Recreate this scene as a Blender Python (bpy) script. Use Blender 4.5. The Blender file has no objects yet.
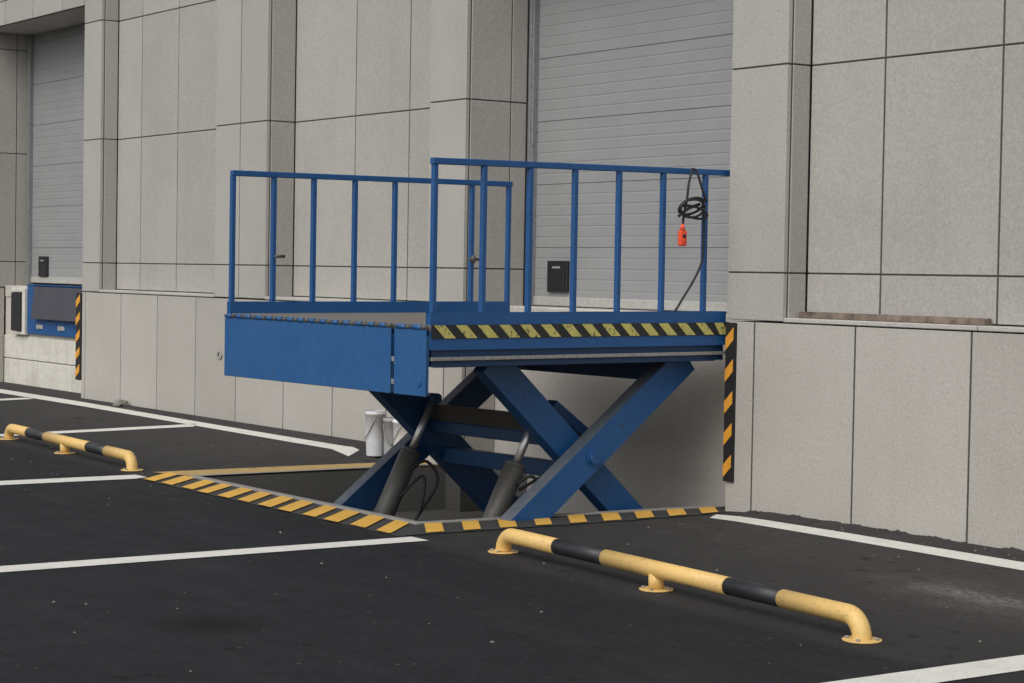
import bpy, bmesh, math, random
from mathutils import Vector, Matrix
random.seed(7)
R = math.radians
scene = bpy.context.scene
COL = scene.collection

# ------------------------------------------------------------------ materials
def new_mat(name):
    m = bpy.data.materials.new(name); m.use_nodes = True
    nt = m.node_tree; b = nt.nodes['Principled BSDF']
    return m, nt, b
def nd(nt, typ, **kw):
    n = nt.nodes.new(typ)
    for k, v in kw.items():
        if k in n.inputs: n.inputs[k].default_value = v
        else: setattr(n, k, v)
    return n
def noise(nt, vec, scale, detail=4, rough=.55):
    n = nd(nt, 'ShaderNodeTexNoise'); n.inputs['Scale'].default_value = scale
    n.inputs['Detail'].default_value = detail; n.inputs['Roughness'].default_value = rough
    nt.links.new(vec, n.inputs['Vector']); return n.outputs['Fac']
def ramp(nt, fac, a, b, ca=(0,0,0,1), cb=(1,1,1,1)):
    r = nd(nt, 'ShaderNodeValToRGB'); e = r.color_ramp.elements
    e[0].position = a; e[1].position = b; e[0].color = ca; e[1].color = cb
    nt.links.new(fac, r.inputs['Fac']); return r.outputs['Color']
def mix(nt, fac, a, b, mode='MIX'):
    m = nd(nt, 'ShaderNodeMix', data_type='RGBA', blend_type=mode)
    for s, v in ((m.inputs[0], fac), (m.inputs[6], a), (m.inputs[7], b)):
        if hasattr(v, 'node'): nt.links.new(v, s)
        elif isinstance(v, (int, float)): s.default_value = v
        else: s.default_value = (*v[:3], 1)
    return m.outputs[2]
def math_(nt, op, a, b=None):
    m = nd(nt, 'ShaderNodeMath', operation=op)
    for s, v in zip(m.inputs, (a, b)):
        if v is None: continue
        if hasattr(v, 'node'): nt.links.new(v, s)
        else: s.default_value = v
    return m.outputs[0]
def pos(nt): return nd(nt, 'ShaderNodeNewGeometry').outputs['Position']
def objc(nt): return nd(nt, 'ShaderNodeTexCoord').outputs['Object']
def bump(nt, b, h, strength, dist):
    n = nd(nt, 'ShaderNodeBump'); n.inputs['Strength'].default_value = strength; n.inputs['Distance'].default_value = dist
    nt.links.new(h, n.inputs['Height']); nt.links.new(n.outputs['Normal'], b.inputs['Normal'])
def scaled(nt, vec, s):
    m = nd(nt, 'ShaderNodeMapping'); m.inputs['Scale'].default_value = s
    nt.links.new(vec, m.inputs['Vector']); return m.outputs['Vector']

def stone_mat(name, base, var=.15):
    m, nt, b = new_mat(name); L = nt.links
    p = pos(nt)
    g = nd(nt, 'ShaderNodeNewGeometry')
    fine = noise(nt, p, 160, 3, .7)
    mid = noise(nt, p, 38, 4, .7)
    big = noise(nt, p, 1.3, 4, .6)
    streak = noise(nt, scaled(nt, p, (5.5, 5.5, .35)), 1.0, 5, .6)
    grain = noise(nt, p, 58, 2, .6)
    c = mix(nt, ramp(nt, fine, .30, .70), tuple(x*.70 for x in base), tuple(min(1, x*1.26) for x in base))
    c = mix(nt, ramp(nt, grain, .32, .68), tuple(x*.85 for x in base), mix(nt, .5, c, tuple(min(1, x*1.15) for x in base)))
    c = mix(nt, ramp(nt, mid, .34, .60), mix(nt, .6, c, tuple(x*.84 for x in base)), c)
    v = nd(nt, 'ShaderNodeTexVoronoi'); v.inputs['Scale'].default_value = 36; L.new(p, v.inputs['Vector'])
    c = mix(nt, math_(nt, 'MULTIPLY', ramp(nt, v.outputs['Distance'], .10, .24, (1,1,1,1), (0,0,0,1)), .42), c, tuple(x*.45 for x in base))
    # per-slab tone
    tone = math_(nt, 'ADD', math_(nt, 'MULTIPLY', g.outputs['Random Per Island'], var), 1-var/2)
    c = mix(nt, 1.0, c, nd(nt, 'ShaderNodeCombineColor').outputs[0], 'MULTIPLY')
    comb = c.node.inputs[7].links[0].from_node
    for i in range(3): L.new(tone, comb.inputs[i])
    c = mix(nt, math_(nt, 'MULTIPLY', ramp(nt, big, .42, .75), .22), c, (base[0]*.62, base[1]*.60, base[2]*.55))
    c = mix(nt, math_(nt, 'MULTIPLY', ramp(nt, streak, .54, .80), .13), c, (base[0]*.55, base[1]*.54, base[2]*.50))
    L.new(c, b.inputs['Base Color']); b.inputs['Roughness'].default_value = .78
    b.inputs['Specular IOR Level'].default_value = .3
    bump(nt, b, fine, .25, .004)
    return m
def paint_mat(name, base, rough=.5, dust=.25, dustcol=(.22,.21,.19), wear=0, wearcol=(.05,.045,.04), sc=1.0, metallic=0):
    m, nt, b = new_mat(name); L = nt.links
    p = pos(nt)
    n1 = noise(nt, p, 3.2*sc, 6, .65); n2 = noise(nt, p, 22*sc, 5, .7); n3 = noise(nt, scaled(nt, p, (14*sc, 14*sc, 1.2*sc)), 1, 4, .6)
    c = mix(nt, ramp(nt, n2, .3, .72), tuple(x*.82 for x in base), tuple(min(1, x*1.12) for x in base))
    c = mix(nt, math_(nt, 'MULTIPLY', ramp(nt, n1, .45, .75), dust), c, dustcol)
    c = mix(nt, math_(nt, 'MULTIPLY', ramp(nt, n3, .52, .8), dust*.8), c, dustcol)
    if wear: c = mix(nt, math_(nt, 'MULTIPLY', ramp(nt, n2, .62-wear*.1, .66-wear*.1), .85), c, wearcol)
    L.new(c, b.inputs['Base Color'])
    L.new(math_(nt, 'ADD', math_(nt, 'MULTIPLY', n1, .3), rough-.15), b.inputs['Roughness'])
    b.inputs['Metallic'].default_value = metallic
    bump(nt, b, n2, .12, .004)
    return m

def asphalt_mat():
    m, nt, b = new_mat('asphalt'); L = nt.links
    p = pos(nt)
    sx = nd(nt, 'ShaderNodeSeparateXYZ'); L.new(p, sx.inputs[0])
    n_f = noise(nt, p, 85, 4, .85); n_m = noise(nt, p, 26, 5, .7); n_b = noise(nt, p, .9, 5, .62); n_c = noise(nt, p, 3.4, 5, .6)
    c = mix(nt, ramp(nt, n_f, .36, .66), (.0028,.0034,.0046), (.0170,.0188,.0222))
    c = mix(nt, math_(nt, 'MULTIPLY', ramp(nt, n_m, .46, .64), .7), c, (.021,.0225,.025))
    # older dusty strip beside the building
    wob = math_(nt, 'ADD', sx.outputs['Y'], math_(nt, 'MULTIPLY', math_(nt, 'SUBTRACT', n_b, .5), 2.2))
    dm = math_(nt, 'MULTIPLY', ramp(nt, math_(nt, 'ADD', math_(nt, 'MULTIPLY', wob, .16), .72), .30, .62), .55)
    edge = math_(nt, 'ADD', math_(nt, 'ADD', sx.outputs['Y'], math_(nt, 'MULTIPLY', sx.outputs['X'], .035)), math_(nt, 'MULTIPLY', math_(nt, 'SUBTRACT', n_c, .5), .10))
    old = ramp(nt, math_(nt, 'MULTIPLY', math_(nt, 'ADD', edge, 3.6), .5), .40, .47)
    dm = math_(nt, 'ADD', math_(nt, 'MULTIPLY', old, .45), dm)
    c = mix(nt, math_(nt, 'MULTIPLY', dm, math_(nt, 'ADD', math_(nt, 'MULTIPLY', ramp(nt, n_c, .3, .75), .40), .42)), c, (.066,.062,.057))
    c = mix(nt, math_(nt, 'MULTIPLY', ramp(nt, n_b, .50, .72), .16), c, (.034,.034,.035))
    n_t = noise(nt, scaled(nt, p, (.5, 3.2, 1)), 1.0, 4, .6)
    c = mix(nt, math_(nt, 'MULTIPLY', ramp(nt, n_t, .50, .70), .30), c, (.030,.031,.032))
    pits = math_(nt, 'MULTIPLY', ramp(nt, noise(nt, p, 9, 5, .8), .56, .61), ramp(nt, n_c, .46, .56))
    c = mix(nt, math_(nt, 'MULTIPLY', pits, .8), c, (.0025,.0025,.003))
    # stains of their own shape: dry cement dust on the right, an oil mark in the foreground
    def blob(cx, cy, rx, ry, ang=0, rag=1.6):
        dx = math_(nt, 'SUBTRACT', sx.outputs['X'], cx); dy = math_(nt, 'SUBTRACT', sx.outputs['Y'], cy)
        ca, sa = math.cos(ang), math.sin(ang)
        u = math_(nt, 'ADD', math_(nt, 'MULTIPLY', dx, ca/rx), math_(nt, 'MULTIPLY', dy, sa/rx))
        v = math_(nt, 'ADD', math_(nt, 'MULTIPLY', dx, -sa/ry), math_(nt, 'MULTIPLY', dy, ca/ry))
        d = math_(nt, 'SQRT', math_(nt, 'ADD', math_(nt, 'MULTIPLY', u, u), math_(nt, 'MULTIPLY', v, v)))
        d = math_(nt, 'ADD', d, math_(nt, 'MULTIPLY', math_(nt, 'SUBTRACT', n_c, .5), rag))
        return ramp(nt, d, .15, 1.0, (1,1,1,1), (0,0,0,1))
    d1 = math_(nt, 'MULTIPLY', math_(nt, 'ADD', math_(nt, 'MULTIPLY', blob(3.5, -1.35, 1.1, .45, -.25), .5), blob(3.45, -1.30, .5, .16, -.1)), math_(nt, 'MULTIPLY', ramp(nt, n_m, .35, .7), .75))
    c = mix(nt, d1, c, (.24,.23,.215))
    d2 = math_(nt, 'MULTIPLY', blob(2.27, -5.0, .34, .30, .5, .6), math_(nt, 'MULTIPLY', ramp(nt, n_m, .30, .46), 1.0))
    c = mix(nt, d2, c, (.0018,.0018,.002))
    # light aggregate specks
    v = nd(nt, 'ShaderNodeTexVoronoi'); v.inputs['Scale'].default_value = 7; v.inputs['Randomness'].default_value = 1; L.new(p, v.inputs['Vector'])
    sp = math_(nt, 'MULTIPLY', ramp(nt, v.outputs['Distance'], .035, .075, (1,1,1,1), (0,0,0,1)), ramp(nt, noise(nt, p, 4.3, 2), .40, .50))
    c = mix(nt, math_(nt, 'MULTIPLY', sp, .8), c, (.12,.12,.118))
    L.new(c, b.inputs['Base Color'])
    L.new(math_(nt, 'ADD', math_(nt, 'MULTIPLY', n_c, .25), .68), b.inputs['Roughness'])
    b.inputs['Specular IOR Level'].default_value = .22
    h = math_(nt, 'ADD', n_f, math_(nt, 'MULTIPLY', n_m, .8))
    bump(nt, b, h, .5, .012)
    return m
def roadpaint_mat(name, base, worn=.5):
    m, nt, b = new_mat(name); L = nt.links
    p = pos(nt)
    n1 = noise(nt, p, 130, 4, .8); n2 = noise(nt, p, 5, 5, .65); n3 = noise(nt, p, 45, 4, .7)
    c = mix(nt, ramp(nt, n3, .3, .7), tuple(x*.8 for x in base), base)
    c = mix(nt, math_(nt, 'MULTIPLY', ramp(nt, n2, .45, .75), .3), c, (base[0]*.5, base[1]*.48, base[2]*.42))
    k = math_(nt, 'ADD', n1, math_(nt, 'MULTIPLY', n2, .35))
    c = mix(nt, math_(nt, 'MULTIPLY', ramp(nt, k, .93-worn*.2, 1.0-worn*.2), .8), c, (.04,.04,.04))
    L.new(c, b.inputs['Base Color']); b.inputs['Roughness'].default_value = .75
    b.inputs['Specular IOR Level'].default_value = .25
    bump(nt, b, n1, .3, .006)
    return m
def plain(name, base, rough=.6, metallic=0, sc=30, amt=.25):
    m, nt, b = new_mat(name); p = pos(nt)
    n = noise(nt, p, sc, 5, .65)
    c = mix(nt, ramp(nt, n, .3, .72), tuple(x*(1-amt) for x in base), tuple(min(1, x*(1+amt)) for x in base))
    nt.links.new(c, b.inputs['Base Color']); b.inputs['Roughness'].default_value = rough; b.inputs['Metallic'].default_value = metallic
    return m

M = dict(
 granite=stone_mat('granite_cladding', (.392,.379,.350)),
 plinth=stone_mat('granite_plinth', (.430,.410,.371)),
 ledge=stone_mat('granite_ledge', (.46,.445,.415), .05),
 joint=plain('joint_sealant', (.062,.059,.055), .8),
 door=plain('door_grey', (.268,.272,.273), .5, 0, 2.2, .06),
 seal=paint_mat('door_seal', (.38,.375,.355), .6, .25, (.3,.28,.25)),
 rail_metal=plain('guide_rail_metal', (.25,.255,.26), .45, .3),
 dark=plain('black_plastic', (.012,.012,.013), .45),
 labelgrey=plain('label_grey', (.25,.25,.25), .5),
 conc=stone_mat('dock_concrete', (.54,.51,.465), .05),
 pitfloor=stone_mat('pit_floor_dark', (.075,.073,.068), .05),  # dark tone for the pit floor and its back-left wall
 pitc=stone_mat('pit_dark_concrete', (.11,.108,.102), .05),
 white=paint_mat('white_render', (.62,.60,.53), .8, .45, (.3,.28,.23)),
 blue=paint_mat('blue_paint', (.0085,.080,.245), .45, .10, (.05,.09,.15), wear=.10, wearcol=(.03,.035,.05)),
 blue_flap=paint_mat('blue_paint_flap', (.0135,.088,.245), .5, .16, (.06,.12,.21), wear=.05, wearcol=(.035,.06,.10)),
 blue_dark=paint_mat('blue_paint_shaded', (.0065,.052,.15), .5, .22, (.07,.08,.10)),  # darker copy of the lift blue, under-deck shade put into the colour
 armtop=paint_mat('lit_arm_edge', (.09,.11,.14), .6, .5, (.2,.2,.19)),  # pale tone painted on for the lit tops of the arms
 deck=paint_mat('dusty_deck', (.135,.125,.112), .75, .4, (.2,.185,.16), wear=.4, wearcol=(.08,.08,.085)),
 steel=plain('grey_steel', (.30,.30,.29), .5, .4),
 chrome=plain('chromed_rod', (.62,.62,.63), .42, .9, 60, .06),
 cyl=paint_mat('cylinder_grey', (.075,.072,.066), .5, .35, (.13,.125,.11)),
 lipgrey=paint_mat('lip_grey', (.055,.056,.072), .55, .2, (.12,.12,.125)),
 rubber=plain('black_rubber', (.014,.014,.015), .6),
 tape_y=paint_mat('tape_yellow', (.56,.51,.15), .6, .3, (.2,.2,.12), wear=.6, wearcol=(.03,.035,.04), sc=1.6),
 tape_k=paint_mat('tape_black', (.014,.016,.018), .6, .2, (.05,.06,.06)),
 orange=paint_mat('guard_orange', (.74,.33,.035), .55, .1, (.3,.2,.1)),
 yellow=paint_mat('barrier_yellow', (.72,.475,.16), .5, .2, (.46,.33,.17), wear=.3, wearcol=(.33,.21,.085), sc=2.0),
 blackband=paint_mat('barrier_black', (.016,.017,.02), .5, .12, (.06,.06,.06), sc=2.0),
 asphalt=asphalt_mat(),
 wline=roadpaint_mat('white_road_paint', (.70,.69,.64), .42),
 yline=roadpaint_mat('yellow_road_paint', (.74,.43,.085), .5),
 yfade=roadpaint_mat('faded_yellow_road_paint', (.46,.32,.13), .75),
 rim=paint_mat('rim_concrete', (.25,.245,.23), .8, .35, (.14,.135,.125), sc=2),
 rimdark=roadpaint_mat('rim_dark_paint', (.055,.055,.055), .3),
 bucket=paint_mat('bucket_plastic', (.60,.61,.63), .5, .35, (.24,.23,.21), sc=3),
 bucket_d=paint_mat('bucket_plastic_grey', (.33,.335,.345), .5, .4, (.13,.13,.12), sc=3),
 bucket_w=paint_mat('bucket_plastic_white', (.74,.75,.77), .4, .12, (.4,.38,.33), sc=3),
 red=plain('pendant_orange', (.78,.09,.035), .4, 0, 40, .12),
 wood=plain('weathered_wood', (.15,.115,.09), .85, 0, 9, .65),
 stone=plain('pebble_grey', (.20,.19,.17), .9, 0, 12, .5),
 roof=plain('roof_grey', (.2,.2,.2), .8),
)

# ------------------------------------------------------------------ mesh helpers
class MB:
    def __init__(s): s.v=[]; s.f=[]; s.m=[]; s.sm=[]
    def quad(s, pts, mi=0, smooth=False):
        i=len(s.v); s.v+= [tuple(p) for p in pts]; s.f.append(tuple(range(i,i+len(pts)))); s.m.append(mi); s.sm.append(smooth)
    def box(s, a, b, mi=0, tf=None):
        x0,x1=sorted((a[0],b[0])); y0,y1=sorted((a[1],b[1])); z0,z1=sorted((a[2],b[2]))
        vs=[(x0,y0,z0),(x1,y0,z0),(x1,y1,z0),(x0,y1,z0),(x0,y0,z1),(x1,y0,z1),(x1,y1,z1),(x0,y1,z1)]
        s.hexa(vs, mi, tf)
    def hexa(s, vs, mi=0, tf=None):
        if tf: vs=[tf(*v) for v in vs]
        i=len(s.v); s.v+=[tuple(v) for v in vs]
        for q in ((3,2,1,0),(4,5,6,7),(0,1,5,4),(1,2,6,5),(2,3,7,6),(3,0,4,7)):
            s.f.append(tuple(i+k for k in q)); s.m.append(mi); s.sm.append(False)
    def prism(s, prof, ext, mi=0):
        """polygon prof (list of 3d points) extruded by vector ext"""
        n=len(prof); i=len(s.v); e=Vector(ext)
        s.v+=[tuple(p) for p in prof]+[tuple(Vector(p)+e) for p in prof]
        s.f.append(tuple(range(i+n-1,i-1,-1))); s.f.append(tuple(range(i+n,i+2*n))); s.m+= [mi,mi]; s.sm+=[False,False]
        for k in range(n):
            k2=(k+1)%n; s.f.append((i+k,i+k2,i+n+k2,i+n+k)); s.m.append(mi); s.sm.append(False)
    def tube(s, path, r, n=12, mi=0, caps=True):
        path=[Vector(p) for p in path]; rs=r if isinstance(r,(list,tuple)) else [r]*len(path)
        i0=len(s.v); up=None
        for k,p in enumerate(path):
            t=(path[min(k+1,len(path)-1)]-path[max(k-1,0)]).normalized()
            if up is None:
                up=Vector((0,0,1)) if abs(t.z)<.9 else Vector((1,0,0))
            u=(up-t*up.dot(t)).normalized(); w=t.cross(u); up=u
            for a in range(n):
                an=2*math.pi*a/n; s.v.append(tuple(p+(u*math.cos(an)+w*math.sin(an))*rs[k]))
        for k in range(len(path)-1):
            for a in range(n):
                b=(a+1)%n; s.f.append((i0+k*n+a,i0+(k+1)*n+a,i0+(k+1)*n+b,i0+k*n+b)); s.m.append(mi); s.sm.append(True)
        if caps:
            s.f.append(tuple(i0+a for a in range(n))); s.m.append(mi); s.sm.append(False)
            e=i0+(len(path)-1)*n; s.f.append(tuple(e+a for a in range(n-1,-1,-1))); s.m.append(mi); s.sm.append(False)
    def build(s, name, mats, parent=None, bevel=0, kind=None, label=None, seg=1, loc=None):
        me=bpy.data.meshes.new(name)
        off=Vector(loc) if loc else Vector((0,0,0))
        me.from_pydata([tuple(Vector(v)-off) for v in s.v],[],s.f)
        for k,p in enumerate(me.polygons): p.material_index=s.m[k]; p.use_smooth=s.sm[k]
        for x in (mats if isinstance(mats,(list,tuple)) else [mats]): me.materials.append(M[x])
        bm=bmesh.new(); bm.from_mesh(me); bmesh.ops.recalc_face_normals(bm, faces=bm.faces); bm.to_mesh(me); bm.free()
        o=bpy.data.objects.new(name,me); COL.objects.link(o)
        o.location=off
        if parent: o.parent=parent
        if bevel:
            b=o.modifiers.new('bevel','BEVEL'); b.width=bevel; b.segments=seg; b.limit_method='ANGLE'; b.angle_limit=R(50)
        if kind: o['kind']=kind
        if label: o['label']=label
        return o
def tag(o, label=None, cat=None, group=None, kind=None):
    if label: o['label']=label
    if cat: o['category']=cat
    if group: o['group']=group
    if kind: o['kind']=kind
    return o
def thing(name, label, cat, loc=(0,0,0), rotz=0, group=None):
    o=bpy.data.objects.new(name,None); COL.objects.link(o); o.empty_display_size=.2
    o.location=loc; o.rotation_euler=(0,0,rotz)
    return tag(o,label,cat,group)
def copy_tree(o, parent=None):
    c=o.copy(); COL.objects.link(c); c.parent=parent
    for ch in list(o.children): copy_tree(ch, c)
    return c
def arc(c, r, a0, a1, n, U, V):
    c=Vector(c);U=Vector(U);V=Vector(V)
    return [c+(U*math.cos(a0+(a1-a0)*k/n)+V*math.sin(a0+(a1-a0)*k/n))*r for k in range(n+1)]
def spline(pts, sub=6):
    P=[Vector(p) for p in pts]; out=[]
    for i in range(len(P)-1):
        p0=P[max(i-1,0)];p1=P[i];p2=P[i+1];p3=P[min(i+2,len(P)-1)]
        for k in range(sub):
            t=k/sub
            out.append(.5*((2*p1)+(p2-p0)*t+(2*p0-5*p1+4*p2-p3)*t*t+(3*p1-p0-3*p2+p3)*t**3))
    out.append(P[-1]); return out

# ------------------------------------------------------------------ ground
def gz(x, y):
    v=min(1,max(0,(y+2.2)/2.2))
    t=min(1,max(0,(-x-4.05)/.40)); q=min(1,max(0,x/.5))
    return .1*v*t+.035*q*max(0,min(1,y+1.))
PX0, PY0, PY1 = -3.50, -2.24, .33
def pxr(y): return -.355+(y+2.24)*.06
xs=[-400,-120,-50,-30,-20]+[-16+.5*i for i in range(23)]+[-4.7,-4.45,-4.25,-4.05,-3.8,PX0,-3.0,-2.5,-2,-1.5,-1,-.6,-.28]+[0+.5*i for i in range(17)]+[9,12,16,25,60,200,400]
ys=[-400,-150,-60,-30,-20,-14,-10,-7,-5,-4,-3.2,PY0,-1.9,-1.4]+[-.9+.1*i for i in range(9)]+[0,.1,.2,PY1,.6,1.2]
def gv(i,j):
    x,y=xs[i],ys[j]
    if x==-.28 and PY0<=y<=PY1: x=pxr(y)
    return (x,y,gz(x,y))
g=MB(); nx=len(xs)
for j in range(len(ys)):
    for i in range(nx): g.v.append(gv(i,j))
iL, iR, jB, jT = xs.index(PX0), xs.index(-.28), ys.index(PY0), ys.index(PY1)
for j in range(len(ys)-1):
    for i in range(nx-1):
        if iL<=i<iR and jB<=j<jT: continue
        g.f.append((j*nx+i,j*nx+i+1,(j+1)*nx+i+1,(j+1)*nx+i)); g.m.append(0); g.sm.append(True)
tag(g.build('asphalt_ground','asphalt'), kind='structure')
# ragged asphalt fillet where the paving meets the plinth
def fillet(x0,x1,y,h):
    b=MB(); n=int((x1-x0)/.022)
    row=[]; rw=0
    for k in range(n+1):
        x=x0+(x1-x0)*k/n
        rw=.72*rw+random.gauss(0,.004); hh=max(.003,h*.6+rw+random.uniform(-.002,.002))
        wd=max(.04,.085+rw*3+random.uniform(-.01,.01))
        row.append([(x,y-wd,gz(x,y-wd)-.004),(x,y-.02,gz(x,y)+max(.006,hh*.7)),(x,y+.005,gz(x,y)+max(.008,hh))])
    for k in range(n):
        a,c=row[k],row[k+1]
        b.quad([a[0],c[0],c[1],a[1]]); b.quad([a[1],c[1],c[2],a[2]])
    return b
for a in ((.25,8.3,0,.020),):
    tag(fillet(*a).build('asphalt_edge','asphalt'), kind='structure')

# painted lines
def strip(pts_lo, pts_hi, name, mat, lift=.004, sub=.25):
    """ribbon between two polylines of equal length (x,y)"""
    b=MB()
    for (a0,a1,c0,c1) in zip(pts_lo,pts_lo[1:],pts_hi,pts_hi[1:]):
        n=max(1,int(max(math.dist(a0,a1),.01)/sub)); m_=max(1,int(math.dist(a0,c0)/.08))
        for k in range(n):
            for q in range(m_):
                def P(t,w):
                    x=(a0[0]*(1-t)+a1[0]*t)*(1-w)+(c0[0]*(1-t)+c1[0]*t)*w
                    y=(a0[1]*(1-t)+a1[1]*t)*(1-w)+(c0[1]*(1-t)+c1[1]*t)*w
                    return (x,y,gz(x,y)+lift)
                b.quad([P(k/n,q/m_),P((k+1)/n,q/m_),P((k+1)/n,(q+1)/m_),P(k/n,(q+1)/m_)])
    return tag(b.build(name,mat),kind='structure')
strip([(.36,-.445),(1.65,-.445),(3,-.47),(8.3,-.52)],[(.22,-.265),(1.4,-.245),(2.78,-.26),(8.3,-.30)],'parking_line','wline')
strip([(-18,-.42),(-10,-.43),(-6.3,-.50),(-5.0,-.525),(-4.45,-.53),(-4.22,-.50)],[(-18,-.21),(-10.7,-.215),(-6.8,-.305),(-5.2,-.33),(-4.55,-.335),(-4.36,-.31)],'parking_line','wline',sub=.05)
def bay(x0,x1,y0,y1,x0b=None,x1b=None):
    strip([(x0,y0),(x0b if x0b is not None else x0,y1)],[(x1,y0),(x1b if x1b is not None else x1,y1)],'parking_line','wline')
bay(.165,.395,-9.5,-2.62,.165,.36)
bay(-3.885,-3.615,-9.5,-2.58,-3.87,-3.6)
strip([(-8.3,-9),(-7.80,-2.2),(-7.31,-.40)],[(-8.07,-9),(-7.57,-2.2),(-7.08,-.53)],'parking_line','wline')
strip([(-12.5,-9),(-12.0,-2.2),(-11.55,-.46)],[(-12.27,-9),(-11.77,-2.2),(-11.3,-.46)],'parking_line','wline')
bay(4.63,4.86,-9.5,-.46)

# pit: lining, rim and hazard stripes
p=MB(); FZ=-.36
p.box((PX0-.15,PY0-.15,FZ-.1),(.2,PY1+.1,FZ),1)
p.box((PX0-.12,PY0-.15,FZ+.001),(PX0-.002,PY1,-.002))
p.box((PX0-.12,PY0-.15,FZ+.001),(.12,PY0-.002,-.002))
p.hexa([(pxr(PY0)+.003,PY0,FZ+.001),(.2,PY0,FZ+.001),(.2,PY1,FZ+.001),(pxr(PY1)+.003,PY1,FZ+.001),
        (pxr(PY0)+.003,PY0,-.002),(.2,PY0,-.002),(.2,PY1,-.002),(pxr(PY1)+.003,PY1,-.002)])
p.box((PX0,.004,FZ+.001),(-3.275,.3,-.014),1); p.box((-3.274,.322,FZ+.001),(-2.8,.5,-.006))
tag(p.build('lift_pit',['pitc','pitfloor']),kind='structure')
# rim: pale steel-edged lip plus dark painted band with yellow stripes
r_=MB()
r_.box((PX0-.05,PY0-.055,-.03),(pxr(PY0)+.055,PY0+.004,.016))
r_.hexa([(pxr(PY0),PY0+.006,-.03),(pxr(PY0)+.055,PY0+.006,-.03),(pxr(0)+.055,.0,-.03),(pxr(0),.0,-.03),
         (pxr(PY0),PY0+.006,.016),(pxr(PY0)+.055,PY0+.006,.016),(pxr(0)+.055,.0,.016),(pxr(0),.0,.016)])
tag(r_.build('pit_rim','rim',bevel=.004),kind='structure')
strip([(-3.62,-2.69),(.13,-2.69)],[(-3.78,PY0-.058),(.0,PY0-.058)],'hazard_border','rimdark')
strip([(pxr(PY0)+.058,PY0-.058),(pxr(0)+.058,-.03)],[(.11,-2.62),(.17,-.10)],'hazard_border','rimdark',lift=.006)
s_=MB()
def para(b,pts,lift=.011):
    b.quad([(x,y,gz(x,y)+lift) for x,y in pts])
for k in range(12):
    x=-.262-.3035*k+random.uniform(-.02,.02); w=.085+random.uniform(-.008,.01)
    y0=-2.68+random.uniform(-.012,.01); y1=PY0-.062
    para(s_,[(x+.19-w,y0),(x+.19+w,y0),(x-.19+w,y1),(x-.19-w,y1)])
for k in range(9):
    y=-2.28+.2685*k; xo=.085+.055*k/8; xi=pxr(y)+.064; w=.068+random.uniform(-.006,.008)
    para(s_,[(xo,y-.12-w),(xo,y-.12+w),(xi,y+.105+w),(xi,y+.105-w)])
tag(s_.build('hazard_stripes','yline'),kind='structure')
strip([(PX0-.06,-2.24),(PX0-.02,-1.35),(PX0-.01,-.72),(PX0,-.02)],[(-3.98,-2.40),(-3.97,-1.9),(-3.95,-1.1),(-3.88,-.03)],'hazard_border','yfade',lift=.006)
strip([(PX0-.012,-2.24),(PX0-.012,-.03)],[(PX0-.08,-2.24),(PX0-.08,-.03)],'hazard_border','rim',lift=.012)

# loose stones: too many and too small to count
gr=MB()
for k in range(260):
    if random.random()<.25: x=random.uniform(-11,7); y=-.02-abs(random.gauss(0,.12)); 
    else: x=random.uniform(-9,7.5); y=random.uniform(-6.5,-.3)
    if PX0-.1<x<.2 and y>-2.75: continue
    s=abs(random.gauss(.003,.003))+.003
    c=Vector((x,y,gz(x,y)+s*.3)); q=Matrix.Rotation(random.uniform(0,6),3,'Z')
    i=len(gr.v)
    for d in ((1,0,0),(-1,0,0),(0,.8,0),(0,-.8,0),(0,0,.7),(0,0,-.7)): gr.v.append(tuple(c+q@(Vector(d)*s*random.uniform(.7,1.2))))
    for f in ((0,2,4),(2,1,4),(1,3,4),(3,0,4),(2,0,5),(1,2,5),(3,1,5),(0,3,5)): gr.f.append(tuple(i+a for a in f)); gr.m.append(0); gr.sm.append(False)
tag(gr.build('loose_gravel','stone'),'loose grit scattered over the asphalt','gravel',kind='stuff')

# ------------------------------------------------------------------ warehouse
W=thing('warehouse','grey granite clad warehouse with two raised loading doors','building')
GAP=.011; GAPX=.017; TH=.035
ZC=[1.303,1.626,2.997,4.305,5.65,7.0]
def panels_front(b, xc, zc, face, zb=None):
    for x0,x1 in zip(xc,xc[1:]):
        for z0,z1 in zip(zc,zc[1:]):
            b.box((x0+GAPX/2,face,z0+GAP/2),(x1-GAPX/2,face+TH,z1-GAP/2),0)
    b.box((xc[0]+.010,face+.007,zc[0]+.004),(xc[-1]-.010,face+TH+.06,zc[-1]-.004),1)
def panels_side(b, x, yc, zc, sgn):
    """slabs facing sgn*X at plane x"""
    for y0,y1 in zip(yc,yc[1:]):
        for z0,z1 in zip(zc,zc[1:]):
            b.box((x,y0+GAP/2,z0+GAP/2),(x-sgn*TH,y1-GAP/2,z1-GAP/2),0)
    b.box((x-sgn*.008,yc[0]+.003,zc[0]+.004),(x-sgn*(TH+.03),yc[-1]-.003,zc[-1]-.004),1)
def pier(x0,x1,cuts,dl,dr):
    b=MB(); panels_front(b,[x0]+cuts+[x1],ZC,0)
    panels_side(b,x1,[TH+.004]+dr,ZC,+1); panels_side(b,x0,[TH+.004]+dl,ZC,-1)
    b.build('pier',['granite','joint'],W,bevel=.003)
pier(-14.9,-14.3,[],[.2],[.47,.62])
pier(-11.06,-10.57,[],[.47,.62],[.2])
pier(-7.76,-6.68,[-7.235],[.2],[.3])
pier(-3.83,-3.27,[],[.3],[.44,.60])
pier(-.032,.54,[],[.44,.60],[.2])
pier(3.9,4.98,[4.42],[.2],[.3])
pier(7.84,8.4,[],[.3],[.44])
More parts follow.
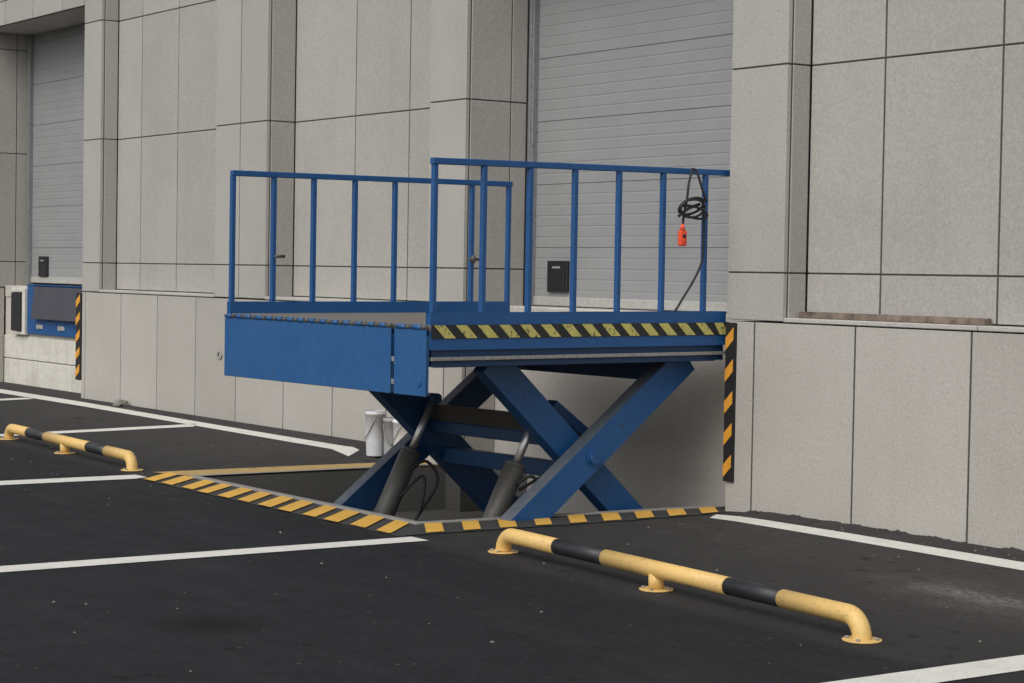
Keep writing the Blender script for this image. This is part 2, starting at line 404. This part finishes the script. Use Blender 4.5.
def recess(x0,x1,cuts,d):
    b=MB(); panels_front(b,[x0]+cuts+[x1],[1.334]+ZC[1:],d)
    b.build('recess_wall',['granite','joint'],W,bevel=.003)
    l=MB(); n=max(1,round((x1-x0)/1.9))
    for k in range(n): l.box((x0+(x1-x0)*k/n+.004,-.006,1.3025),(x0+(x1-x0)*(k+1)/n-.004,d+.02,1.331))
    l.build('ledge','ledge',W,bevel=.004)
recess(-19.5,-14.9,[-18.5,-17.5,-16.5,-15.7],.2)
recess(-10.57,-7.76,[-9.95,-9.045],.2)
recess(-6.68,-3.83,[-5.548,-4.622],.3)
recess(.54,3.9,[1.216,2.184,3.1],.2)
recess(4.98,7.84,[5.95,6.9],.3)
def plinth(x0,x1,cuts,zb=-.12):
    b=MB(); panels_front(b,[x0]+cuts+[x1],[zb,1.299],0)
    b.build('plinth_wall',['plinth','joint'],W,bevel=.003)
plinth(-19.5,-14.3,[-18.5,-17.5,-16.5,-15.6,-14.9])
plinth(-11.06,-3.27,[-10.955,-9.99,-9.07,-8.16,-7.272,-6.30,-5.38,-4.45,-3.55],-.012)
plinth(-.01,8.4,[.257,1.205,2.172,3.13,4.1,5.05,6.0,6.95,7.9])
# plinth returns inside the dock openings
for x,sg in ((-3.27,1),(-14.3,1),(0,-1),(-11.06,-1)):
    b=MB(); panels_side(b,x,[TH+.004,.33],[-.012 if x>-4 else -.1,1.299],sg); b.build('plinth_return',['plinth','joint'],W)
# solid core behind the cladding, parapet and roof
b=MB()
for x0,x1 in ((-19.4,-14.4),(-10.96,-3.36),(.1,8.3)):
    b.box((x0,.42,-.2),(x1,9,6.98))
b.box((-14.39,1.0,-.2),(-10.97,9,6.97)); b.box((-3.35,1.0,-.2),(.09,9,6.97))
b.build('inner_wall','conc',W)
b=MB(); b.box((-19.6,-.08,7.0),(8.5,9.1,7.16)); b.build('parapet','ledge',W,bevel=.01)

def lintel(x0,x1,cuts):
    b=MB(); panels_front(b,[x0]+cuts+[x1],[4.51,4.81,5.65,7.0],0)
    n=[x0]+cuts+[x1]
    b.box((x0+.01,TH+.004,4.512),(x1-.01,.70,4.545),2)
    b.build('lintel',['granite','joint','conc'],W,bevel=.003)
lintel(-14.3,-11.06,[-13.5,-12.6,-11.71])
lintel(-3.27,-.02,[-2.45,-1.64,-.82])
def dock(x0,x1,bottom):
    # roller door: ribbed sections
    pit_=.0862; off=1.806; z=off-pit_*int((off-bottom-.06)/pit_)
    prof=[]
    while z<4.54:
        k=round((z-off)/pit_)
        seam=(k%6==0)
        dp=.007 if seam else .0022; hw=.005 if seam else .008
        prof+= [(z-hw,.66),(z-hw*.4,.66+dp),(z+hw*.4,.66+dp),(z+hw,.66)]
        z+=pit_
    prof=[(bottom,.66)]+prof+[(4.6,.66)]
    b=MB()
    for (z0,y0),(z1,y1) in zip(prof,prof[1:]):
        b.quad([(x0+.01,y0,z0),(x1-.01,y0,z0),(x1-.01,y1,z1),(x0+.01,y1,z1)])
    b.box((x0+.01,.69,bottom),(x1-.01,.72,4.6))
    d=b.build('roller_door','door',W)
    b=MB(); b.box((x0+.06,.648,bottom-.03),(x1-.06,.675,bottom+.045)); b.build('bottom_seal','seal',d,bevel=.006)
    for xx,s in ((x0,1),(x1,-1)):
        b=MB(); b.box((xx+s*.002,.605,1.33),(xx+s*.075,.69,4.53)); b.box((xx+s*.02,.597,1.33),(xx+s*.05,.604,4.53)); b.build('guide_rail','rail_metal',d,bevel=.004)
    if x0<-10: x0+=.08
    b=MB(); b.box((x0+.28,.63,1.445),(x0+.555,.658,1.70),0)
    b.box((x0+.315,.622,1.475),(x0+.52,.632,1.60),0); b.box((x0+.36,.6195,1.635),(x0+.47,.629,1.655),1)
    b.build('lock_box',['dark','labelgrey'],d,bevel=.005)
    if x0<-10: x0-=.08
    b=MB(); b.box((x0,.335,1.18),(x1,.95,1.325)); b.build('floor_slab','conc',W,bevel=.008)
    return d
dock(-3.27,-.02,1.362)
dock(-14.3,-11.06,1.395)
b=MB(); b.box((-3.27,.33,-.36),(0,.6,1.178)); b.build('dock_wall','conc',W)
b=MB(); b.box((-14.3,.345,-.2),(-11.06,.6,1.178),1)
b.box((-14.28,.325,.0),(-11.07,.345,.405)); b.box((-14.28,.322,.417),(-11.07,.345,.70)); 
b.build('dock_wall',['white','conc'],W,bevel=.006,label='cream painted block wall under the far loading door')
# striped rubber corner guards
def guard(x0,x1,z0,z1,wrap,th,label,n,mi_w=.7):
    b=MB(); b.box((x0,-th,z0),(x1,-.002,z1),0)
    b.box((x0,-.0015,z0),(x0+th,wrap,z1),0) if wrap else None
    ph=(z1-z0)/n
    xw=x0+(x1-x0)*mi_w
    for k in range(n):
        za=z0+ph*(k+.12); sl=.075; h=.085
        b.prism([(x0+.001,-th-.003,za),(xw,-th-.003,za+sl),(xw,-th-.003,za+sl+h),(x0+.001,-th-.003,za+h)],(0,.002,0),1)
    b.build('corner_guard',['rubber','orange'],W,label=label)
guard(-.014,.088,.205,1.285,.06,.014,'black and orange striped guard on the near door corner',5,.8)
guard(-11.17,-11.04,.30,1.285,0,.02,'black and orange striped guard on the far door corner',5,.85)

# leveller and bumper in the far dock
D=thing('dock_leveller','blue dock leveller with grey lip plate under the far loading door','dock leveller',(-12.3,.33,.74))
def rel(b,name,mats,par,o,**k):
    o_=Vector(o)
    b.v=[tuple(Vector(v)-o_) for v in b.v]
    return b.build(name,mats,par,**k)
oD=(-12.3,.33,.74)
b=MB(); b.box((-13.45,.295,.745),(-11.09,.33,.93)); b.box((-13.45,.295,.93),(-13.22,.33,1.335)); b.box((-13.44,.29,1.336),(-11.09,.33,1.352))
b.box((-13.22,.315,.93),(-11.09,.33,1.335))
rel(b,'frame','blue',D,oD,bevel=.004)
b=MB(); b.hexa([(-13.14,.22,.935),(-11.12,.22,.935),(-11.12,.245,.935),(-13.14,.245,.935),(-13.14,.26,1.325),(-11.12,.26,1.325),(-11.12,.285,1.325),(-13.14,.285,1.325)])
rel(b,'lip_plate','lipgrey',D,oD,bevel=.004)
for x in (-13.02,-12.35,-11.65):
    b=MB(); b.box((x-.10,.283,.815),(x+.10,.294,.865)); b.box((x-.05,.275,.805),(x-.03,.282,.875)); rel(b,'bracket','seal',D,oD,bevel=.004)
B=thing('dock_bumper','black rubber dock bumper in a pale frame left of the blue leveller','bumper',(-13.8,.33,.72))
oB=(-13.8,.33,.72)
b=MB()
b.box((-13.56,.27,.725),(-13.47,.33,1.30)); b.box((-13.90,.27,1.25),(-13.562,.33,1.30)); b.box((-13.90,.27,.725),(-13.562,.33,.765)); b.box((-13.915,.29,.766),(-13.885,.33,1.249))
rel(b,'frame','white',B,oB,bevel=.005)
b=MB(); b.box((-13.88,.25,.77),(-13.74,.33,1.245)); rel(b,'rubber_pad','rubber',B,oB,bevel=.01)
b=MB(); b.box((-13.72,.24,.77),(-13.565,.33,1.245)); rel(b,'rubber_pad','rubber',B,oB,bevel=.01)

# ------------------------------------------------------------------ scissor lift
LO=Vector((.076,-2.453,-.36)); TH_L=R(3.16)
S=thing('scissor_lift','blue hydraulic scissor lift platform raised to the loading door','scissor lift',LO,TH_L)
U,V,Z0=2.415,2.51,1.276+.36
def T(x,y,w): return (x, y, Z0 -.0033*x+.0049*y+w)      # x = -u (0 at near side), y = 0 front .. V at wall
# platform
b=MB(); b.box((-U,0,-.045),(0,V,-.004),0,T); PL=b.build('platform',['deck'],S,bevel=.003)
def side_frame(b):
    b.box((-.06,.0,-.158),(-.002,V,-.046),0,T); b.box((-U+.002,.0,-.158),(-U+.06,V,-.046),0,T)
    b.box((-U+.061,.002,-.158),(-.061,.06,-.046),0,T); b.box((-U+.061,V-.06,-.158),(-.061,V-.002,-.046),0,T)
b=MB(); side_frame(b); b.build('deck_frame','blue',S,bevel=.004)
b=MB()
b.box((-.0,.004,-.044),(.004,V-.004,-.0),0,T); b.box((-.001,.004,-.158),(.003,V-.004,-.0885),0,T)
b.build('edge_plate','blue',S)
# underframe
b=MB()
for x in (-.36,-.11,-U+.1,-U+.36): b.box((x-.035,.10,-.27),(x+.035,V-.05,-.159),0,T)
for y in (.12,1.2,V-.30): b.box((-U+.05,y,-.262),(-.125,y+.08,-.161),0,T)
b.box((-U+.05,V-.185,-.43),(-.50,V-.125,-.165),0,T)
b.build('underframe','blue_dark',S,bevel=.004)
b=MB(); b.box((-.03,.01,-.224),(.001,V-.005,-.202),0,T); b.build('toe_guard','steel',S,bevel=.002)
b=MB(); b.box((-.06,.03,-.262),(-.031,V-.02,-.159),0,T); b.build('inner_skirt','blue_dark',S)
# warning tape along the near edge
b=MB(); b.box((.004,.004,-.0885),(.007,V-.004,-.0035),0,T)
n=15; pt=V/n
for k in range(n):
    y0=k*pt+.02; w=pt*.5; sl=.085
    if y0+w+sl>V-.006: sl=max(.02,V-.008-y0-w)
    j=random.uniform(-.006,.006)
    b.prism([T(.0082,y0+j,-.006),T(.0082,y0+w+j,-.006),T(.0082,y0+w+sl+j,-.086),T(.0082,y0+sl+j,-.086)],(.0012,0,0),1)
b.build('warning_tape',['tape_k','tape_y'],S)
# railings
def railing(x,hf,hb,toe_h,toe_z,posts,yend,label):
    def rh(y): return hf+(hb-hf)*y/V
    hs=.021
    b=MB(); b.hexa([T(x-hs,.008,rh(0)-.04),T(x+hs,.008,rh(0)-.04),T(x+hs,yend,rh(yend)-.04),T(x-hs,yend,rh(yend)-.04),
                    T(x-hs,.008,rh(0)),T(x+hs,.008,rh(0)),T(x+hs,yend,rh(yend)),T(x-hs,yend,rh(yend))])
    rl=b.build('railing','blue',S,bevel=.004,label=label)
    for y in posts:
        b=MB(); q=rh(y)-.041
        b.hexa([T(x-.017,y-.017,toe_z),T(x+.017,y-.017,toe_z),T(x+.017,y+.017,toe_z),T(x-.017,y+.017,toe_z),
                T(x-.017,y-.017,q),T(x+.017,y-.017,q),T(x+.017,y+.017,q),T(x-.017,y+.017,q)])
        b.build('post','blue',rl,bevel=.003)
    b=MB(); b.box((x-.024,.0,toe_z-.002),(x-.0195,V-.03,toe_h),0,T); b.box((x+.0195,.0,toe_z-.002),(x+.024,V-.03,toe_h),0,T); b.box((x-.019,.004,toe_z-.001),(x+.019,V-.024,toe_h-.004),0,T)
    b.build('toe_board','blue',rl)
    # small gate latch seen on the second post from the back
    return rl
rn=railing(-.024,1.012,1.034,.072,-.003,[.032,.408,.772,1.141,1.515,1.903,2.286],V+.01,'near side railing')
rf=railing(-U-.004,.997,1.006,.078,-.003,[.022,.355,.69,1.045,1.40,2.115,2.47],V-.015,'far side railing')
b=MB(); b.tube([T(-U+.045,2.05,.40),T(-U+.045,2.15,.40)],.012,8); b.tube([T(-U+.045,2.10,.37),T(-U+.045,2.10,.43)],.016,8); b.build('latch','cyl',rf)
b=MB(); b.tube([T(-U+.045,.34,.40),T(-U+.045,.42,.40)],.012,8); b.build('latch','cyl',rf)
# hanging front lip: wide flap and narrow flap with hinge knuckles
LT,LH,LY=-.020,.420,-.022
def flap(x0,x1,label=None):
    b=MB(); b.box((x0,LY-.012,LT-LH),(x1,LY,LT-.012),0,T)
    b.box((x0+.005,LY+.0005,LT-LH+.004),(x0+.055,LY+.02,LT-.05),0,T); b.box((x1-.055,LY+.0005,LT-LH+.004),(x1-.005,LY+.02,LT-.05),0,T)
    o=b.build('lip_flap','blue_flap',S,bevel=.003,label=label)
    n=max(2,int((x1-x0)/.135)); w=(x1-x0)/n
    for k in range(n):
        h=MB(); a=x0+w*k; 
        h.tube([T(a+.008+random.uniform(0,.02),LY-.006,LT),T(a+w*random.uniform(.52,.74),LY-.006,LT)],.0165,10)
        h.build('hinge_knuckle',random.choice(['blue_flap','blue_flap','blue']),o)
    h=MB(); h.tube([T(x0-.004,LY-.006,LT),T(x1+.004,LY-.006,LT)],.0095,8); 
    for k in range(n): h.tube([T(x0+w*k+w*.74,LY-.006,LT),T(x0+w*k+w*.97,LY-.006,LT)],.015,8)
    h.build('hinge_pin','cyl',o)
    return o
f1=flap(-U+.0,-.375,'wide hanging lip flap'); f2=flap(-.335,.0,'narrow hanging lip flap')
b=MB(); b.tube(arc(T(-U-.062,LY-.012,LT-.285),.026,0,2*math.pi,16,(1,0,0),(0,0,1)),.007,8,caps=False); b.build('lifting_ring','steel',f1)
for q in (.19,.33):
    b=MB(); b.box((-.372,LY-.004,LT-q-.03),(-.338,LY+.002,LT-q),0,T); b.build('hinge_link','steel',f2)
b=MB(); b.tube([T(-.06,LY-.012,LT-.34),T(-.06,LY-.020,LT-.34)],.02,10); b.build('bolt','blue_flap',f2)

# scissor arms  (local y/z: centre at yc, zc)
YC,ZC_=1.425,.365+.36
def lp(x,y,z): return (x,y,z)
def arm(x0,x1,ya,za,yb,zb,depth):
    d=Vector((0,yb-ya,zb-za)).normalized(); nrm=Vector((0,-d.z,d.y))*depth/2
    A=Vector((0,ya,za));Bq=Vector((0,yb,zb))
    b=MB()
    pts=[A-nrm,A+nrm,Bq+nrm,Bq-nrm]
    b.prism([(x0,q.y,q.z) for q in pts],(x1-x0,0,0),0)
    upn = nrm if nrm.z>0 else -nrm
    # paler strip: the lit top face put into the colour
    q=[A+upn*1.012,Bq+upn*1.012,Bq+upn*1.03,A+upn*1.03]
    b.prism([(x0+.002,v.y,v.z) for v in q],(x1-x0-.004,0,0),1)
    return b
dz=.80; top=Z0-.235
HB=(1.0/1.0)
def arms(side):
    # outer arm rises towards the wall, inner arm rises towards the front
    if side=='near': xo0,xo1,xi0,xi1=-.30,-.18,-.455,-.335
    else: xo0,xo1,xi0,xi1=-2.10,-1.99,-1.98,-1.86
    mt=['blue_dark','armtop'] if side=='far' else ['blue','armtop']  # far arms get the darker blue, their shade painted in
    a1=arm(xo0,xo1,.54,.06,2.31,1.395,.20).build('scissor_arm',mt,S,bevel=.006)
    a2=arm(xi0,xi1,2.24,.06,.735,1.395,.205 if side=='near' else .235).build('scissor_arm',mt,S,bevel=.006)
    for (x,s) in ((xo1,1),) if side=='near' else ((xo0,-1),):
        b=MB(); c=(1.47,.742)
        b.tube([(x+s*.0,c[0],c[1]),(x+s*.012,c[0],c[1])],.052,18); b.tube([(x+s*.012,c[0],c[1]),(x+s*.026,c[0],c[1])],.040,18)
        b.build('pivot_pin','blue',a1)
    for (yy,zz,par,xa,xb) in ((.56,.08,a1,xo0-.03,xo1+.03),(2.22,.08,a2,xi0-.03,xi1+.03)):
        b=MB(); b.tube([(xa,yy,zz),(xb,yy,zz)],.075,16); b.build('roller','cyl',par)
    if side=='near':
        d=Vector((0,.35,-.245)).normalized(); nn=Vector((0,-d.z,d.y)); p0=Vector((0,1.345,1.05)); p1=p0+d*.42
        b=MB(); b.prism([(-.56,q.y,q.z) for q in (p0,p0+nn*.075,p1+nn*.075,p1)],(.095,0,0)); b.build('stiffener','blue_dark',a2,bevel=.004)
arms('near'); arms('far')
# cross beams
b=MB(); b.box((-1.855,1.36,.80),(-.46,1.43,.885)); b.build('cross_beam','blue_dark',S,bevel=.006)
b=MB(); b.hexa([(-1.855,1.37,.89),(-.46,1.37,.89),(-.46,1.385,.89),(-1.855,1.385,.89),(-1.855,1.31,1.01),(-.46,1.31,1.01),(-.46,1.325,1.01),(-1.855,1.325,1.01)]); b.build('cross_plate','cyl',S,bevel=.003)
b=MB(); b.box((-1.855,1.47,.575),(-.46,1.56,.685)); b.build('cross_beam','blue_dark',S,bevel=.006)
b=MB(); b.box((-1.855,.70,.10),(-.31,.80,.20)); b.build('cross_beam','blue_dark',S,bevel=.006)
# hydraulic cylinders
def cylinder(x):
    A=Vector((x,.80,.08)); Bq=Vector((x,1.30,1.05)); d=(Bq-A)
    b=MB(); b.tube([A,A+d*.605],.074,24); b.tube([A+d*.6055,A+d*.63],[.073,.066],24)
    c=b.build('hydraulic_cylinder','cyl',S,bevel=.004)
    b=MB(); b.tube([A+d*.62,A+d*.985],.027,16); b.build('piston_rod','chrome',c)
    b=MB(); b.tube([Bq-Vector((.05,0,0)),Bq+Vector((.05,0,0))],.038,14); b.build('clevis','blue_dark',c)
    return A,d
for x in (-1.75,-.55):
    A,d=cylinder(x)
    b=MB(); p0=A+d*.50+Vector((.085,.0,0))
    b.tube(spline([p0,p0+Vector((.05,.10,.05)),p0+Vector((.10,.16,-.10)),p0+Vector((.07,-.02,-.38)),p0+Vector((.06,-.12,-.62))]),.011,8)
    b.tube(spline([p0+Vector((.0,-.1,-.2)),p0+Vector((.06,.06,-.05)),p0+Vector((.09,.03,-.25)),p0+Vector((.07,-.1,-.55))]),.010,8)
    b.build('hydraulic_hose','rubber',S)
b=MB(); b.tube(spline([(-.50,1.10,.52),(-.42,1.25,.62),(-.40,1.42,.70)]),.011,8); b.build('hydraulic_hose','rubber',S)
# base frame on the pit floor
b=MB()
for x in (-.24,-.40,-U+.20,-U+.36): b.box((x-.05,.35,.002),(x+.05,2.45,.018))
b.box((-U+.1,.30,.002),(-.15,.345,.05)); b.box((-U+.1,2.455,.002),(-.15,2.5,.05))
b.build('base_frame','blue_dark',S)

# pendant control hung over the near rail
PO=Vector((.0,-.40,2.31))
P_=thing('pendant_control','orange pendant push button control hanging by its black coiled cable from the rail','control pendant',PO)
def w(y,z,x=.075): return Vector((x-.05,-.382+(y+.40)*1.2,z+.006))-PO
b=MB()
path=[w(-.452,1.915),w(-.445,2.0),w(-.425,2.10),w(-.415,2.2),w(-.382,2.295,.06),w(-.362,2.303,.035),w(-.342,2.29,.05),w(-.315,2.17),w(-.285,2.09)]
b.tube(spline(path,5),.0085,8)
for (cy,cz,ry,rz,a,xx) in ((-.40,2.055,.095,.050,.35,.085),(-.40,2.04,.085,.06,.1,.10),(-.385,2.015,.10,.035,-.25,.09)):
    lp_=[]
    for k in range(25):
        t=2*math.pi*k/24; yy=ry*math.cos(t); zz=rz*math.sin(t)
        lp_.append(w(cy+yy*math.cos(a)-zz*math.sin(a), cz+yy*math.sin(a)+zz*math.cos(a), xx+.012*math.sin(t)))
    b.tube(lp_,.0085,8)
b.tube(spline([w(-.49,1.985,.085),w(-.44,2.03,.095),w(-.40,2.05,.095),w(-.34,2.07,.085)],5),.011,8)
b.tube(spline([w(-.31,2.09,.07),w(-.285,2.02,.05),w(-.28,1.85,.045),w(-.285,1.70,.045),w(-.34,1.57,.045),w(-.41,1.44,.03),w(-.447,1.36,.01),w(-.48,1.30,-.03)],5),.0085,8)
b.build('cable','rubber',P_)
b=MB(); c=w(-.455,1.85,.078)
b.box((c.x-.018,c.y-.030,c.z-.062),(c.x+.018,c.y+.030,c.z+.045)); hs_=b.build('handset','red',P_,bevel=.012,seg=2)
b=MB(); b.tube([c+Vector((0,0,.044)),c+Vector((0,0,.085))],[.018,.011],12); b.build('cable_boot','red',hs_)
for dzb in (-.03,.0):
    b=MB(); b.tube([c+Vector((.018,0,dzb+.005)),c+Vector((.025,0,dzb+.005))],.012,12); b.build('button','red' if dzb else 'dark',hs_)

# ------------------------------------------------------------------ tubular wheel stops
GB='tubular wheel stop barriers along the bays'
def barrier(label):
    L=3.07; r=.044; h=.106; rb=.098
    t=thing('wheel_stop_barrier',label,'wheel stop',(0,0,0),0,GB)
    y=[(0,0,0)]
    left=[Vector((0,0,.004)),Vector((0,0,h-rb))]+arc((rb,0,h-rb),rb,math.pi,math.pi/2,10,(1,0,0),(0,0,1))
    right=arc((L-rb,0,h-rb),rb,math.pi/2,0,10,(1,0,0),(0,0,1))+[Vector((L,0,.004))]
    s1,s2=(.57,1.045),(2.105,2.515)
    b=MB()
    b.tube(left+[Vector((s1[0],0,h))],r,20)
    b.tube([Vector((s1[1],0,h)),Vector((s2[0],0,h))],r,20)
    b.tube([Vector((s2[1],0,h))]+right,r,20)
    b.build('pipe','yellow',t)
    for a,c in (s1,s2):
        b=MB(); b.tube([Vector((a+.0005,0,h)),Vector((c-.0005,0,h))],r*.975,20); b.build('black_band','blackband',t)
    b=MB(); b.tube([Vector((1.505,0,.008)),Vector((1.505,0,h-.02))],.040,18); b.build('post','yellow',t)
    for x in (0,1.505,L):
        b=MB(); b.tube([Vector((x,0,.001)),Vector((x,0,.009))],.088,24)
        f=b.build('base_flange','yellow',t,bevel=.002)
        for a in (.6,2.2,3.8,5.3):
            q=MB(); cx,cy=x+.068*math.cos(a),.068*math.sin(a)
            q.tube([Vector((cx,cy,.009)),Vector((cx,cy,.018))],.010,6); q.build('bolt','steel',f)
    return t
b1=barrier('yellow and black tubular wheel stop in the foreground, right of the lift pit')
b1.location=(.965,-2.505,0); b1.rotation_euler.z=math.atan2(-.19,3.06)
b2=copy_tree(b1); b2['label']='yellow and black tubular wheel stop by the far left bays'
b2.location=(-7.27,-2.29,0); b2.rotation_euler.z=math.atan2(-.17,3.06)

# ------------------------------------------------------------------ small loose things
def bucket(x,y,h,r,mat,label,ban=True):
    z=gz(x,y)
    t=thing('bucket',label,'bucket',(x,y,z),random.uniform(0,6),'plastic buckets at the foot of the wall')
    b=MB(); prof=[(0,r*.86),(h*.30,r*.90),(h*.90,r*.985),(h*.905,r*1.03),(h*.96,r*1.03),(h*.965,r),(h,r*1.01)]
    b.tube([Vector((0,0,q[0])) for q in prof],[q[1] for q in prof],28,caps=False)
    b.tube([Vector((0,0,.003)),Vector((0,0,.01))],r*.85,28)
    b.tube([Vector((0,0,h)),Vector((0,0,h*.05+.01))],[r*.96,r*.82],28,caps=False)
    o=b.build('tub',mat,t)
    b=MB(); c=[(r*1.05*math.cos(a),r*1.05*math.sin(a)-.0,h*.86-.5*h*max(0,math.sin(a))**1.0) for a in [math.pi*k/16 for k in range(17)]]
    b.tube(c,.004,6); b.build('handle','steel',t)
    return t
bucket(-4.206,-.249,.38,.086,'bucket','dirty pale grey bucket, leftmost of the three by the lift pit')
bucket(-4.08,-.17,.355,.068,'bucket_d','darker grey bucket between the pale grey one and the white one')
bucket(-3.93,-.13,.36,.10,'bucket_w','clean white bucket half hidden behind the scissor arm')
b=MB(); random.seed(11)
n=14
for k in range(n):
    x0=.56+k*1.60/n; x1=.56+(k+1)*1.60/n
    b.hexa([(x0,.115,1.332),(x1,.115,1.332),(x1,.19,1.332),(x0,.19,1.332),(x0,.12,1.372+.004*math.sin(k*2.1)),(x1,.12,1.372+.004*math.sin(k*2.1+2.1)),(x1,.185,1.374),(x0,.185,1.374)])
tag(b.build('wooden_batten','wood',loc=(1.39,.15,1.332),bevel=.003),'weathered brown batten lying on the right stone ledge','batten')
def rock(x,y,s,label):
    z=gz(x,y); me=bpy.data.meshes.new('stone'); bm=bmesh.new(); bmesh.ops.create_icosphere(bm,subdivisions=2,radius=s)
    for v in bm.verts:
        v.co*=random.uniform(.78,1.1); v.co.z=max(v.co.z*.6,-s*.3)+s*.3
    bm.to_mesh(me); bm.free(); me.materials.append(M['stone'])
    o=bpy.data.objects.new('stone',me); COL.objects.link(o); o.location=(x,y,z); return tag(o,label,'stone')
rock(-9.75,-.10,.085,'brown lump of rubble at the foot of the far plinth')

# ------------------------------------------------------------------ light
EL,AZ=R(46),math.atan2(.42,-1)      # weak sun through cloud, in front of the facade
wd=bpy.data.worlds.new('World'); scene.world=wd; wd.use_nodes=True; nt=wd.node_tree
bg=nt.nodes['Background']; sky=nt.nodes.new('ShaderNodeTexSky'); sky.sky_type='NISHITA'; sky.sun_disc=False
sky.sun_elevation=EL; sky.sun_rotation=AZ; sky.air_density=1.0; sky.dust_density=4.0; sky.ozone_density=1.0
hs=nt.nodes.new('ShaderNodeHueSaturation'); hs.inputs['Saturation'].default_value=.22
nt.links.new(sky.outputs[0],hs.inputs['Color']); nt.links.new(hs.outputs[0],bg.inputs['Color']); bg.inputs['Strength'].default_value=.15
sl=bpy.data.lights.new('sun','SUN'); sl.energy=.75; sl.angle=R(42); sl.color=(1,.965,.915)
so=bpy.data.objects.new('sun',sl); COL.objects.link(so); so.location=(0,0,20)
dv=Vector((math.sin(AZ)*math.cos(EL),math.cos(AZ)*math.cos(EL),math.sin(EL)))
so.rotation_euler=dv.to_track_quat('Z','Y').to_euler()

# ------------------------------------------------------------------ camera
F,yaw,pit,rol=2020.277,.609640844,-.0341973813,.0171877186
f=Vector((-math.cos(yaw)*math.cos(pit),math.sin(yaw)*math.cos(pit),math.sin(pit)))
r0=Vector((math.sin(yaw),math.cos(yaw),0)); u0=r0.cross(f)
c,s=math.cos(rol),math.sin(rol); rr=r0*c+u0*s; uu=-r0*s+u0*c
cam=bpy.data.cameras.new('camera'); co=bpy.data.objects.new('camera',cam); COL.objects.link(co)
mw=Matrix.Identity(4)
for i in range(3): mw[i][0]=rr[i]; mw[i][1]=uu[i]; mw[i][2]=-f[i]
mw[0][3],mw[1][3],mw[2][3]=10.40654,-9.06215,1.6
co.matrix_world=mw
cam.sensor_width=36; cam.lens=F/1024*36; cam.clip_end=2000; cam.clip_start=.05
scene.camera=co
scene.render.resolution_x=1024; scene.render.resolution_y=683
scene.view_settings.view_transform='Standard'; scene.view_settings.look='None'; scene.view_settings.gamma=1
scene.view_settings.exposure=0.10
